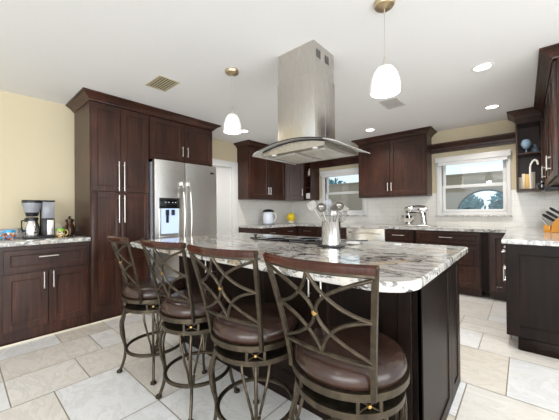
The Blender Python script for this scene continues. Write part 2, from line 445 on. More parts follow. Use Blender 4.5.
def on_A(name, label, y0, front=-3.429, cat='cabinet', group=None): return thing(name, label, cat, (front, y0, 0), A90, group)

# tall pantry cabinet
c = on_A('pantry_cabinet', 'tall dark brown pantry cabinet with four long-handled doors, left of the steel refrigerator', .922)
wd = .614; body(c, 0, wd, 0, ZB, .60)
sp_ = .298
door(c, .006, sp_, 1.40, 2.35, (sp_-.028, 1.575, .33, True)); door(c, sp_, wd-.004, 1.40, 2.35, (sp_+.028, 1.575, .33, True))
door(c, .006, sp_, .115, 1.392, (sp_-.028, 1.21, .31, True), mids=(.62,)); door(c, sp_, wd-.004, .115, 1.392, (sp_+.028, 1.21, .31, True), mids=(.62,))
MB().box(-.004, wd, -.012, .0, 0, .015, .002).build('toe_molding', 'cream', c)
# cabinet above the refrigerator
c = on_A('over_fridge_cabinet', 'dark brown two-door cabinet mounted above the steel refrigerator', 1.54)
wd = .93; q = MB(); q.box(.0, wd, .021, .60, 1.83, ZB); q.build('body', 'wood', c)
door(c, .01, .468, 1.842, 2.35, (.468-.035, 1.97, .13, True)); door(c, .472, wd-.01, 1.842, 2.35, (.472+.035, 1.97, .13, True))
# continuous crown over both
q = MB(); sweep(q, [(-4.03, .922), (-3.429, .922), (-3.429, 2.47), (-4.03, 2.47)][::1], crown_prof())
cr = q.build('crown_molding', 'wood'); tag(cr, 'stepped dark brown crown molding running over the pantry and refrigerator cabinets', 'molding')
# base cabinets of the coffee counter
def base2(c, wd, w0, m='wood'):
    body(c, 0, wd, 0, .876, .60, m)
def coffee_base(y0, wd, label):
    c = on_A('base_cabinet', label, y0, group='base cabinets of the coffee counter'); body(c, 0, wd, 0, .8745, .60)
    mid = wd/2
    q = door(c, .03, wd-.03, .642, .835, (mid, .764, .15, False), name='drawer', fr=.042)
    door(c, .02, mid, .115, .625, (mid-.035, .54, .155, True)); door(c, mid, wd-.02, .115, .625, (mid+.035, .54, .155, True))
    MB().box(0, wd, -.012, .0, 0, .015, .002).build('toe_molding', 'cream', c)
coffee_base(.236, .68, 'dark brown base cabinet under the coffee maker, beside the tall pantry')
coffee_base(-.66, .89, 'dark brown base cabinet at the left picture edge, farther from the pantry')
q = MB(); q.box(-4.048, -3.405, -.68, .918, .876, .914, .004)
ct = q.build('countertop', 'granite2'); tag(ct, 'pale granite countertop carrying the coffee maker and painted mugs', 'countertop')
q = MB(); q.box(-4.049, -4.03, -.68, .915, .9145, 1.012, .003)
q.build('backsplash', 'granite2', ct)

# refrigerator
fr = thing('refrigerator', 'stainless steel side-by-side refrigerator with water dispenser in the left door', 'refrigerator', (-3.32, 1.553, 0), A90)
wd = .905; q = MB(); q.box(.004, wd-.004, .075, .70, .02, 1.79, .004); q.build('body', M['smoke'], fr)
MB().box(.03, wd-.03, .09, .12, 0, .06).build('kick_grille', 'black', fr)
def fdoor(x0, x1):
    q = MB(); n = 7; z0, z1 = .065, 1.81
    # gently bowed door front
    poly = []
    for k in range(n+1):
        s = k/n; poly.append((x0+.004+(x1-x0-.008)*s, .0+.012*(2*s-1)**2))
    poly = [(x0+.004, .07)] + poly + [(x1-.004, .07)]
    poly = [(a, b) for a, b in poly]
    q.prism(poly, 'z', z0, z1); return q.build('door', 'steel', fr)
dl = fdoor(0, .405); dr = fdoor(.405, wd)
def fhandle(p, x):
    q = MB(); pts = []
    for k in range(17):
        s = k/16; z = .62+.92*s; pts.append((x, -.022-.05*max(0,math.sin(PI*s))**.6, z))
    q.tube(pts, .012, 10, flat=(1.0, .75)); q.box(x-.014, x+.014, -.03, .012, .60, .65, .004); q.box(x-.014, x+.014, -.03, .012, 1.51, 1.56, .004); q.build('handle', 'nickel', p)
fhandle(dl, .355); fhandle(dr, .452)
q = MB(); q.box(.055, .315, -.012, .02, 1.215, 1.345, .004); dp = q.build('dispenser_panel', 'gloss_black', dl)
q = MB(); q.mi = 0
for a, b in ((.12, .135), (.16, .175), (.215, .225), (.25, .265)): q.box(a, b, -.014, -.011, 1.285, 1.295)
q.build('display_icons', M['pale_plastic'], dp)
q = MB(); q.box(.055, .315, -.010, .01, .86, .875, .003); q.box(.055, .07, -.010, .01, .875, 1.215, .002); q.box(.30, .315, -.010, .01, .875, 1.215, .002)
q.box(.07, .30, -.004, .012, .875, .905); dw = q.build('dispenser_well', 'steel', dl)
q = MB(); q.box(.07, .30, -.002, .012, .905, 1.215); q.build('lit_recess', 'disp_light', dw)
q = MB(); q.box(.13, .165, -.03, .0, 1.13, 1.20, .004); q.box(.205, .24, -.03, .0, 1.13, 1.20, .004); q.box(.13, .165, -.02, -.012, 1.04, 1.13, .003); q.build('paddles', 'black', dw)
q = MB(); q.box(.79, .85, -.001, .008, 1.70, 1.725, .002); q.build('maker_badge', 'black', dr)

# far left-wall run: base + uppers
FX = -3.43
c = on_A('base_cabinet', 'dark brown drawer base cabinet at the end of the far run, beside the white door', 3.47, FX)
body(c, 0, .52, 0, .8745, .60, toe=.1)
door(c, .01, .51, .70, .86, (.26, .785, .14, False), name='drawer', fr=.04); door(c, .01, .51, .12, .69, (.07, .58, .14, True))
c = on_A('base_cabinet', 'dark brown base cabinet in the far corner, past the end drawer cabinet', 3.99, FX)
body(c, 0, .50, 0, .8745, .60, toe=.1)
door(c, .01, .49, .70, .86, name='drawer', fr=.04, handle=(.25, .785, .14, False)); door(c, .01, .49, .12, .69, (.43, .58, .14, True))
# uppers
UX = -3.72
c = on_A('wall_cabinet', 'dark brown double-door wall cabinet nearest the white door', 3.455, UX); UB = 1.40
def upper(c, wd, dep=.325, z0=UB, m='wood', ndoor=2, ends=(1, 1)):
    q = MB(); q.box(0, wd, .021, dep, z0, ZB); q.build('body', m, c)
    if ndoor == 2:
        h = wd/2; door(c, .012, h, z0+.03, 2.35, (h-.03, z0+.165, .14, True), m); door(c, h, wd-.012, z0+.03, 2.35, (h+.03, z0+.165, .14, True), m)
upper(c, 1.03)
# diagonal corner cabinet
c = thing('corner_cabinet', 'dark brown diagonal corner wall cabinet between the two far wall runs', 'cabinet', (0, 0, 0))
q = MB(); q.prism([(-4.038, 4.487), (-3.738, 4.487), (-3.487, 4.80), (-3.487, 5.106), (-4.038, 5.106)], 'z', UB, ZB); q.build('body', 'wood', c)
dv = Vector((-3.475+3.72, 4.787-4.487, 0)); L = dv.length
q = MB(); shaker(q, .012, L-.012, UB+.03, 2.35); dd = q.build('door', 'wood', c); ang = math.atan2(dv.y, dv.x)
dd.location = (-3.72, 4.487, 0); dd.rotation_euler = (0, 0, ang)
bar_handle(dd, L-.045, UB+.17, .14, True)
# narrow open shelf unit at the left end of wall B
def open_shelf(name, label, x0, x1, y0, y1, z0, z1, shelves, m='wood', face=.018):
    c = thing(name, label, 'cabinet', (x0, y0, 0)); w_, d_ = x1-x0, y1-y0; t_ = .018
    q = MB(); q.box(0, t_, 0, d_, z0, z1); q.box(w_-t_, w_, 0, d_, z0, z1)
    q.box(t_, w_-t_, 0, d_, z0, z0+.03); q.box(t_, w_-t_, 0, d_, z1-.08, z1); q.box(t_, w_-t_, d_-.01, d_, z0+.03, z1-.08)
    q.build('body', m, c)
    for z in shelves: MB().box(t_, w_-t_, .01, d_-.01, z-.009, z+.009).build('shelf', m, c)
    return c
open_shelf('open_shelf_cabinet', 'narrow open dark brown shelf unit at the left of the far window', -3.475, -3.30, 4.787, 5.106, UB, ZB, (1.66, 1.90, 2.12))
# crown over far run
q = MB(); sweep(q, [(-4.045, 3.455), (-3.72, 3.455), (-3.72, 4.487), (-3.475, 4.787), (-3.30, 4.787), (-3.30, 5.112)], crown_prof())
tag(q.build('crown_molding', 'wood'), 'dark brown crown molding over the far corner wall cabinets', 'molding')
# wall cabinet between windows
c = thing('wall_cabinet', 'dark brown double-door wall cabinet hanging between the two windows', 'cabinet', (-2.262, 4.787, 0))
upper(c, 1.136); q = MB(); sweep(q, [(0, .325), (0, 0), (1.136, 0), (1.136, .325)], crown_prof()); q.build('crown', 'wood', c)

# wall B base run  (front y=4.51)
BY = 4.50
def base_B(x0, x1, label, kind):
    c = thing('base_cabinet', label, 'cabinet', (x0, BY, 0)); wd = x1-x0; body(c, 0, wd, 0, .8745, .60, toe=.1)
    if kind == 'drawers':
        door(c, .01, wd-.01, .70, .86, (wd/2, .785, .18 if wd < .5 else .15, False), name='drawer', fr=.038)
        door(c, .01, wd-.01, .42, .69, (wd/2, .62, .15, False), name='drawer'); door(c, .01, wd-.01, .12, .41, (wd/2, .34, .15, False), name='drawer')
    elif kind == 'sink':
        door(c, .01, wd-.01, .70, .86, (wd/2, .785, .16, False), name='drawer', fr=.038)
        door(c, .01, wd-.01, .42, .69, (wd/2, .64, .16, False), name='drawer'); door(c, .01, wd-.01, .12, .41, (wd/2, .36, .16, False), name='drawer')
    elif kind == 'door':
        door(c, .01, wd-.01, .12, .86, None, mids=())
    elif kind == 'blank':
        MB().box(.0, wd, .012, .02, .1, .87).build('filler', 'dwood', c)
    return c
base_B(-3.43, -2.94, 'dark brown base cabinet under the far window, at the inner corner', 'drawers')
base_B(-2.94, -2.36, 'dark brown drawer base cabinet left of the dishwasher', 'drawers')
dwr = thing('dishwasher', 'pale stainless dishwasher with a bowed bar handle in the back counter run', 'dishwasher', (-2.355, BY-.01, 0))
q = MB(); q.box(.004, .672, .03, .60, .1, .872); q.box(.02, .65, .09, .6, 0, .1); q.build('body', 'smoke', dwr)
q = MB(); q.box(.004, .672, 0, .03, .11, .872, .004); q.build('door', 'dwhite', dwr)
q = MB(); q.tube([(.06+.556*k/12, -.012-.045*max(0,math.sin(PI*k/12))**.5, .80) for k in range(13)], .014, 10); q.build('handle', 'dwhite', dwr)
base_B(-1.68, -1.255, 'dark brown three-drawer base cabinet right of the dishwasher', 'drawers')
base_B(-1.225, -.43, 'wide dark brown drawer base cabinet under the big window', 'sink')
MB().box(-1.2545, -1.2255, BY+.012, BY+.03, .1, .87).build('cabinet_filler', 'dwood')
tag(bpy.data.objects['cabinet_filler'], 'narrow black filler strip between the three-drawer and the wide drawer cabinet', 'trim')
MB().box(-.4295, -.3455, BY+.012, BY+.03, .1, .87).build('filler_panel', 'dwood')
tag(bpy.data.objects['filler_panel'], 'black filler panel left of the narrow corner door under the big window', 'trim')
base_B(-.345, -.14, 'narrow dark brown corner cabinet with a single tall door beside the peninsula', 'door')

# peninsula along wall C, fronts facing -x
CX = -.12
pn = thing('peninsula_cabinet', 'black-stained base cabinet with a large recessed end panel, right foreground', 'cabinet', (CX, 3.89, 0), -A90)
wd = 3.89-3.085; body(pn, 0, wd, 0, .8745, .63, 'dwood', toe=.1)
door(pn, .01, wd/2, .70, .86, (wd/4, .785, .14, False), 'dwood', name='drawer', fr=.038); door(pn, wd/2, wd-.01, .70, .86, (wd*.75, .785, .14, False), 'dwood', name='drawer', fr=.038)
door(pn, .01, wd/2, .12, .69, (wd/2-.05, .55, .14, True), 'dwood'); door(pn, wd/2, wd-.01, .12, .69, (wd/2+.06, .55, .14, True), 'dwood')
# end panel, facing the room (-y in world) built in pn local: local x = wd side
e = bpy.data.objects.new('end_panel', None)
q = MB(); X0, X1 = 0.0, .635
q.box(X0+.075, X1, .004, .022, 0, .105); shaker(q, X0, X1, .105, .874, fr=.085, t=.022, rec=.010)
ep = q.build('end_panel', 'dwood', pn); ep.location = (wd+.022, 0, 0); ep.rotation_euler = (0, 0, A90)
MB().box(.08, .632, -.006, .0035, 0, .10, .002).build('toe_board', 'dwood', ep)
c = thing('base_cabinet', 'dark brown base cabinet between the peninsula end cabinet and the back corner', 'cabinet', (CX, 4.50, 0), -A90)
body(c, 0, .607, 0, .8745, .63, toe=.1); door(c, .01, .6, .12, .86, (.55, .7, .14, True))

# L/U shaped continuous counter
q = MB()
poly = [(-4.04, 3.455), (-3.40, 3.455), (-3.40, 4.475), (-.145, 4.475), (-.145, 3.035), (.51, 3.035), (.51, 5.107), (-4.04, 5.107)]
q.prism(poly, 'z', .876, .914)
bmesh.ops.bevel(q.bm, geom=[e for e in q.bm.edges if abs(e.verts[0].co.z-e.verts[1].co.z) < 1e-5], offset=.004, segments=2, affect='EDGES')
tag(q.build('countertop', 'granite2'), 'long pale granite countertop wrapping the back wall and the right peninsula', 'countertop')

# right upper cabinets: open shelf at the back wall and tall-crowned cabinet on wall C
open_shelf('open_shelf_cabinet', 'open dark brown shelf unit right of the big window, holding glass and boxes', -.068, .188, 4.787, 5.105, UB, ZB, (1.885,))
c = thing('wall_cabinet', 'dark brown wall cabinet on the right wall at the right edge of the view', 'cabinet', (.192, 4.78, 0), -A90)
wd = 4.78-3.13; q = MB(); q.box(0, wd, .021, .322, UB, ZB); q.build('body', 'wood', c)
for k in range(4):
    a, b = .006+k*(wd-.012)/4, .006+(k+1)*(wd-.012)/4
    door(c, a, b, UB+.03, 2.35, ((b-.03) if k % 2 == 0 else (a+.03), 1.585, .13, True))
q = MB(); shaker(q, 0, .300, UB, ZB, fr=.05, t=.012, rec=.005); ep = q.build('end_panel', 'wood', c); ep.location = (wd+.012, .022, 0); ep.rotation_euler = (0, 0, A90)
q = MB(); sweep(q, [(-.068, 5.105), (-.068, 4.787), (.192, 4.787), (.192, 3.118), (.515, 3.118)], crown_prof())
tag(q.build('crown_molding', 'wood'), 'dark brown crown molding over the cabinets right of the big window', 'molding')

# ------------------------------------------------------------------ island
isl = thing('kitchen_island', 'large black-stained island base with a panelled end and knee space for stools', 'island', (0, 0, 0))
IX0, IX1, IY0, IY1 = -2.40, -.359, 1.323, 2.22
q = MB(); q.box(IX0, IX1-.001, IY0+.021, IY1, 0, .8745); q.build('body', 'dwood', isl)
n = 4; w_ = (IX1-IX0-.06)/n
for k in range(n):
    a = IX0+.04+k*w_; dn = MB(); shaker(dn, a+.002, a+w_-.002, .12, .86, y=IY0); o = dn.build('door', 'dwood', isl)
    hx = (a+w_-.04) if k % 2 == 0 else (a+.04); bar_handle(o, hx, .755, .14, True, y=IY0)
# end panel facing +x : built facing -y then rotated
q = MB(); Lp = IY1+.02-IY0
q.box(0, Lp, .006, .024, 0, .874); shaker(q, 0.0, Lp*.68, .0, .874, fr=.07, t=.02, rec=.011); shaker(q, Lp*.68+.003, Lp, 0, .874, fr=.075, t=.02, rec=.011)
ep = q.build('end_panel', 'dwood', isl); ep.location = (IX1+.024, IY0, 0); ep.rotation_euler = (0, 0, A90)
# island top: rounded-corner slab with eased edge
def rrect(x0, x1, y0, y1, rs, n=8):
    out = []
    for (cx, cy, a0), r in zip(((x1, y0, -90), (x1, y1, 0), (x0, y1, 90), (x0, y0, 180)), rs):
        sx = -1 if cx == x1 else 1; sy = 1 if cy == y0 else -1
        for k in range(n+1):
            a = math.radians(a0+90*k/n); out.append((cx+sx*r+r*math.cos(a), cy+sy*r+r*math.sin(a)))
    return out
q = MB(); X0, X1, Y0, Y1 = -2.62, -.283, .965, 2.27
def lp(ins, z): return [(a, b, z) for a, b in rrect(X0+ins, X1-ins, Y0+ins, Y1-ins, (.14, .03, .03, .12))]
q.rings([lp(.004, .876), lp(0, .880), lp(0, .908), lp(.006, .914)])
tag(q.build('island_countertop', 'granite', smooth=30), 'white granite island countertop with grey and black veins and rounded front corners', 'countertop')

# cooktop
ck = thing('cooktop', 'black glass cooktop set in the island granite under the range hood', 'cooktop', (-1.50, 1.97, .9145))
q = MB(); q.box(-.36, .36, -.21, .21, 0, .007, .002); q.build('glass_plate', 'gloss_black', ck)
for x, y, r in ((-.18, -.09, .085), (-.18, .11, .07), (.05, .1, .095), (.07, -.1, .07)):
    q = MB(); q.lathe([(r-.004, .007), (r-.004, .0085), (r, .0085), (r, .007)], (x, y, 0), 32); q.build('burner_ring', 'smoke', ck)
for k in range(4):
    q = MB(); q.lathe([(.017, .007), (.016, .024), (.012, .027), (.001, .027)], (.29, -.12+.08*k, 0), 16); q.build('knob', 'black', ck)
tt = thing('trivet', 'small black cast trivet with upturned handle at the left of the cooktop', 'trivet', (-1.93, 1.87, .9145), .6)
q = MB(); q.lathe([(.05, 0), (.055, .004), (.05, .008), (.001, .008)], (0, 0, 0), 20); q.build('plate', 'black', tt)
q = MB(); q.lathe([(.008, .008), (.008, .022), (.02, .028), (.018, .036), (.001, .038)], (0, 0, 0), 14); q.build('knob', 'black', tt)

# utensil crock
CR = Vector((-1.03, 1.74, .9145))
tr = MB(); tr.lathe([(.095, 0), (.10, .003), (.10, .008), (.094, .010), (.001, .010)], n=28); tr = tr.build('trivet', 'black', loc=tuple(CR))
tag(tr, 'round black trivet beneath the steel utensil crock', 'trivet')
cb = MB(); zb = .0105
cb.lathe([(.062, zb), (.066, zb+.004), (.066, zb+.160), (.068, zb+.165), (.064, zb+.165), (.062, zb+.16), (.061, zb+.01), (.001, zb+.008)], n=32)
tag(cb.build('utensil_crock', 'chrome', loc=tuple(CR)), 'polished steel cylinder crock full of utensils on the island', 'crock')
RV = Vector((.755, .656, 0)); FV = Vector((-.656, .755, 0))
M['utensil'] = mat('utensil_steel', (.25, .235, .22), .2, 1)
def utensil(kind, label, dx, top, lean_f, m='utensil'):
    z0 = .025; base = Vector((0, 0, 0)) - RV*dx*.22
    o = thing(kind, label, 'utensil', tuple(CR), 0, 'utensils in the steel crock')
    tip = RV*dx + FV*lean_f + Vector((0, 0, top)); st = base + Vector((0, 0, z0)) + FV*lean_f*.1
    d = (tip-st).normalized(); q = MB(); q.tube([st, st.lerp(tip, .5), tip], [.0045, .0045, .004], 8); q.build('handle', m, o)
    h = MB()
    if kind == 'ladle':
        h.lathe([(.004, -.020), (.022, -.016), (.032, -.004), (.034, .010), (.031, .010), (.028, -.002), (.018, -.011), (.001, -.014)], tip+d*.03, 20, axis=(-FV + Vector((0, 0, .5))))
    elif kind == 'serving_spoon':
        c0 = tip+d*.035; side = d.cross(-FV).normalized()
        loops = []
        for j, (rr) in enumerate((.0, .35, .7, 1.0)):
            loops.append([c0 + d*(.042*rr*math.cos(2*PI*k/20)) + side*(.027*rr*math.sin(2*PI*k/20)) + FV*(.010*(1-rr*rr)) for k in range(20)] if rr else [c0+FV*.010 + d*.0005*math.cos(2*PI*k/20)+side*.0005*math.sin(2*PI*k/20) for k in range(20)])
        back = [[p + FV*.002 for p in lp_] for lp_ in loops[::-1]]
        h.rings(loops + back)
    elif kind == 'whisk':
        side = d.cross(-FV).normalized(); 
        for a in range(5):
            v = side*math.cos(a*PI/5)+FV*math.sin(a*PI/5)
            h.tube([tip + d*(.09*math.sin(PI*s/14)**1.0*(.5+.5*s/14) if 0 else .045*(1-math.cos(2*PI*s/14))) + v*.026*math.sin(2*PI*s/14) for s in range(15)], .0013, 5)
    else:  # slotted turner / skimmer
        side = d.cross(-FV).normalized(); c0 = tip+d*.03
        for j in range(-3, 4): h.tube([c0 + side*.008*j - d*.028, c0 + side*.009*j + d*.032], .0022, 6)
        h.tube([c0 + side*(.030*math.cos(2*PI*k/20)) + d*(.034*math.sin(2*PI*k/20)) for k in range(20)], .0028, 6, closed=True)
    h.build('head', m, o)
utensil('skimmer', 'slotted steel skimmer leaning out to the left of the crock', -.115, .262, .01)
utensil('ladle', 'steel ladle with a broad bowl at the left front of the crock', -.06, .245, -.02)
utensil('serving_spoon', 'dark solid spoon standing upright in the middle of the crock', -.008, .262, .03, 'smoke')
utensil('serving_spoon', 'shiny steel spoon low in the middle of the crock', .012, .215, -.03)
utensil('ladle', 'steel ladle leaning to the right with its bowl highest', .052, .255, .0)
utensil('whisk', 'wire whisk at the right side of the crock', .062, .17, -.01)
utensil('skimmer', 'slotted steel skimmer at the far right of the crock', .085, .225, .03)
# spoon rest with spoon
sr = thing('spoon_rest', 'white ceramic spoon rest on the granite right of the crock', 'spoon rest', (-.97, 1.95, .9145), .9)
q = MB(); q.lathe([(.03, 0), (.052, .006), (.058, .016), (.055, .017), (.045, .009), (.001, .006)], n=24); q.build('dish', 'ceramic', sr)
sp2 = MB(); sp2.tube([(-.12, -.02, .012), (-.03, 0, .024), (.05, .0, .026), (.12, .03, .022)], [.004, .005, .006, .011], 8, flat=(1, .6))
sp2 = sp2.build('cooking_spoon', 'black', loc=(-.97, 1.95, .9145)); sp2.rotation_euler = (0, 0, .75); tag(sp2, 'black cooking spoon lying across the white spoon rest', 'spoon')
q = MB(); q.lathe([(.028, 0), (.028, .003), (.022, .006), (.001, .006)], n=20)
tag(q.build('outlet_cap', 'ceramic', loc=(-.70, 2.12, .9145)), 'small white round cap set in the granite near the island far edge', 'cap')

# ------------------------------------------------------------------ range hood
hd = thing('range_hood', 'stainless island range hood with arched glass canopy and tall chimney', 'range hood', (-1.35, 1.93, 1.64))
q = MB(); q.box(-.163, .187, -.19, .10, .07, .80); q.build('upper_duct_cover', 'hood', hd)
q = MB(); q.box(-.168, .192, -.195, .105, .05, .56, .0015); q.build('lower_duct_cover', 'hood', hd)
for xx in (.1885,):
    for k in range(2):
        yb = -.155+.12*k; q = MB()
        for i in range(4):
            for j in range(2): q.box(xx-.002, xx+.0005, yb+j*.032, yb+.024+j*.032, .69+i*.016, .699+i*.016)
        q.build('vent_slots', 'black', hd)
MB().box(.1915, .193, -.047, -.043, .06, .56).build('seam', 'smoke', hd)
def arcz(x, half=.38, rise=.062): return rise*(1-(x/half)**2)
def arch(mb, x0, x1, y0, y1, dz, th, n=24, rc=0):
    top, bot = [], []
    loops = []
    for k in range(n+1):
        x = x0+(x1-x0)*k/n; z = arcz(x)+dz
        yy0 = y0
        if rc:
            e = min(x-x0, x1-x)
            if e < rc: yy0 = y0 + rc - math.sqrt(max(0, rc*rc-(rc-e)**2))
        loops.append([(x, yy0, z), (x, y1, z), (x, y1, z-th), (x, yy0, z-th)])
    mb.rings(loops)
q = MB(); arch(q, -.395, .395, -.29, .32, .008, .007, rc=.02); q.build('glass_canopy', 'hoodglass', hd)
q = MB(); q.tube([(x, -.29, arcz(x)+.005) for x in [-.30+.62*k/24 for k in range(25)]], .004, 8); q.build('front_glass_rim', 'black', hd)
q = MB(); n = 20; loops = []
for k in range(n+1):
    x = -.30+.60*k/n; z = arcz(x)-.002; loops.append([(x, -.235, z), (x, .27, z), (x, .27, .0-.012), (x, -.235, -.012)])
q.rings(loops); bd = q.build('body', 'hood', hd)
q = MB(); q.tube([(x, -.238, arcz(x)-.005) for x in [-.30+.60*k/20 for k in range(21)]], .0045, 8); q.build('control_trim', 'black', bd)
for a, b in ((-.27, -.01), (.01, .27)):
    q = MB(); q.box(a, b, -.17, .22, -.018, -.0125, .002)
    for k in range(9): q.box(a+.02, b-.02, -.15+k*.04, -.135+k*.04, -.021, -.017)
    q.build('grease_filter', 'steel', bd)
for x in (-.2, .2):
    q = MB(); q.lathe([(.022, -.018), (.022, -.0125), (.001, -.0125)], (x, -.205, 0), 16); q.build('hood_lamp', 'ceramic', bd)

# ------------------------------------------------------------------ pendants, downlights, vents
def pendant(x, y, label, rs=1.0):
    o = thing('pendant_lamp', label, 'lamp', (x, y, 2.438), 0, 'pendant lamps over the island')
    q = MB(); q.lathe([(.062, 0), (.062, -.010), (.055, -.022), (.02, -.032), (.006, -.036), (.001, -.036)], n=28); q.build('ceiling_canopy', 'canopy_brass', o)
    q = MB(); q.tube([(0, 0, -.03), (0, 0, -.34)], .0022, 8); q.build('cord', 'nickel', o)
    q = MB(); q.lathe([(.004, -.325), (.008, -.345), (.016, -.375), (.026, -.392), (.028, -.40), (.001, -.40)], n=20); q.build('socket_cap', 'nickel', o)
    q = MB(); p = [(.024, -.392), (.048, -.402), (.064, -.425), (.076, -.455), (.085, -.49), (.089, -.525), (.088, -.548), (.085, -.553), (.083, -.548), (.083, -.525), (.078, -.49), (.070, -.455), (.06, -.43), (.044, -.407), (.02, -.40)]
    q.lathe([(r*rs, z) for r, z in p], n=32, cap=False); q.build('glass_shade', 'shade', o)
    q = MB(); q.lathe([(.012, -.40), (.014, -.42), (.028, -.45), (.03, -.475), (.02, -.498), (.001, -.503)], n=16); q.build('bulb', 'bulb', o)
    l = bpy.data.lights.new('pendant_light', 'POINT'); l.energy = 2; l.shadow_soft_size = .05; l.color = (1, .94, .86)
    lo = bpy.data.objects.new('pendant_light', l); COL.objects.link(lo); lo.location = (x, y, 2.438-.60)
pendant(-.632, 1.725, 'frosted white glass pendant lamp on a thin cord, right of the hood'); pendant(-1.975, 1.635, 'frosted white glass pendant lamp on a thin cord, left of the hood', .9)
def can(x, y, label):
    o = thing('recessed_downlight', label, 'light', (x, y, H), 0, 'recessed ceiling downlights')
    q = MB(); q.lathe([(.062, -.001), (.064, -.006), (.082, -.005), (.085, -.0005), (.062, -.0005)], n=32, cap=False); q.build('trim_ring', 'white', o)
    q = MB(); q.lathe([(.061, -.003), (.03, -.004), (.001, -.004)], n=28, cap=False); q.build('lens', 'lamp', o)
for (x, y), lb in zip(CANS_AND_FILL[:4], ('round recessed ceiling light nearest the right wall cabinets', 'round recessed ceiling light in front of the big window', 'round recessed ceiling light above the cabinet between the windows', 'round recessed ceiling light beside the left pendant shade')):
    can(x, y, lb)
def vent(x0, x1, y0, y1, n, fm, bm_, label, slat_along_x=True):
    o = thing('ceiling_vent', label, 'vent', (x0, y0, H))
    w_, h_ = x1-x0, y1-y0
    q = MB(); b = .014
    q.box(0, w_, 0, b, -.006, 0, .001); q.box(0, w_, h_-b, h_, -.006, 0, .001); q.box(0, b, b, h_-b, -.006, 0, .001); q.box(w_-b, w_, b, h_-b, -.006, 0, .001); q.build('frame', fm, o)
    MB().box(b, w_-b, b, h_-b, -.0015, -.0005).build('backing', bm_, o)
    for k in range(n):
        yy = b+(h_-2*b)*(k+.5)/n; q = MB(); d_ = (h_-2*b)/n*.23
        q.prism([(yy-d_, -.004), (yy+d_, -.006), (yy+d_, -.005), (yy-d_, -.003)], 'x', b, w_-b); q.build('slat', fm, o)
vent(-2.83, -2.53, 1.235, 1.44, 7, 'vent_tan', 'vent_dark', 'tan louvred ceiling vent above the pantry side of the island')
vent(-1.27, -1.06, 3.24, 3.56, 9, 'vent_grey', 'smoke', 'light grey ceiling vent between the hood and the big window')

# ------------------------------------------------------------------ bar stools
def smooth_pts(P, n=10):
    out = []
    P = [Vector(p) for p in P]
    for i in range(len(P)-1):
        p0 = P[max(i-1, 0)]; p1 = P[i]; p2 = P[i+1]; p3 = P[min(i+2, len(P)-1)]
        for k in range(n):
            t_ = k/n; out.append(.5*((2*p1)+(-p0+p2)*t_+(2*p0-5*p1+4*p2-p3)*t_*t_+(-p0+3*p1-3*p2+p3)*t_**3))
    out.append(P[-1]); return out
ZS, ZT = .557, 1.0
def backP(s, z):
    t_ = max(0, (z-ZS)/(ZT-ZS)); hw = .169+.049*t_**1.3; y = -.152-.098*t_**1.25
    bow = .012+.038*t_
    return Vector((s*hw, y-bow*(1-s*s), z))
def band(mb, r, z0, z1, th, n=48):
    mb.rings([[(rr*math.cos(2*PI*k/n), rr*math.sin(2*PI*k/n), z) for k in range(n)] for rr, z in ((r-th, z0), (r-.001, z0), (r, z0+.001), (r, z1-.001), (r-.001, z1), (r-th, z1), (r-th, z0))], False, False)
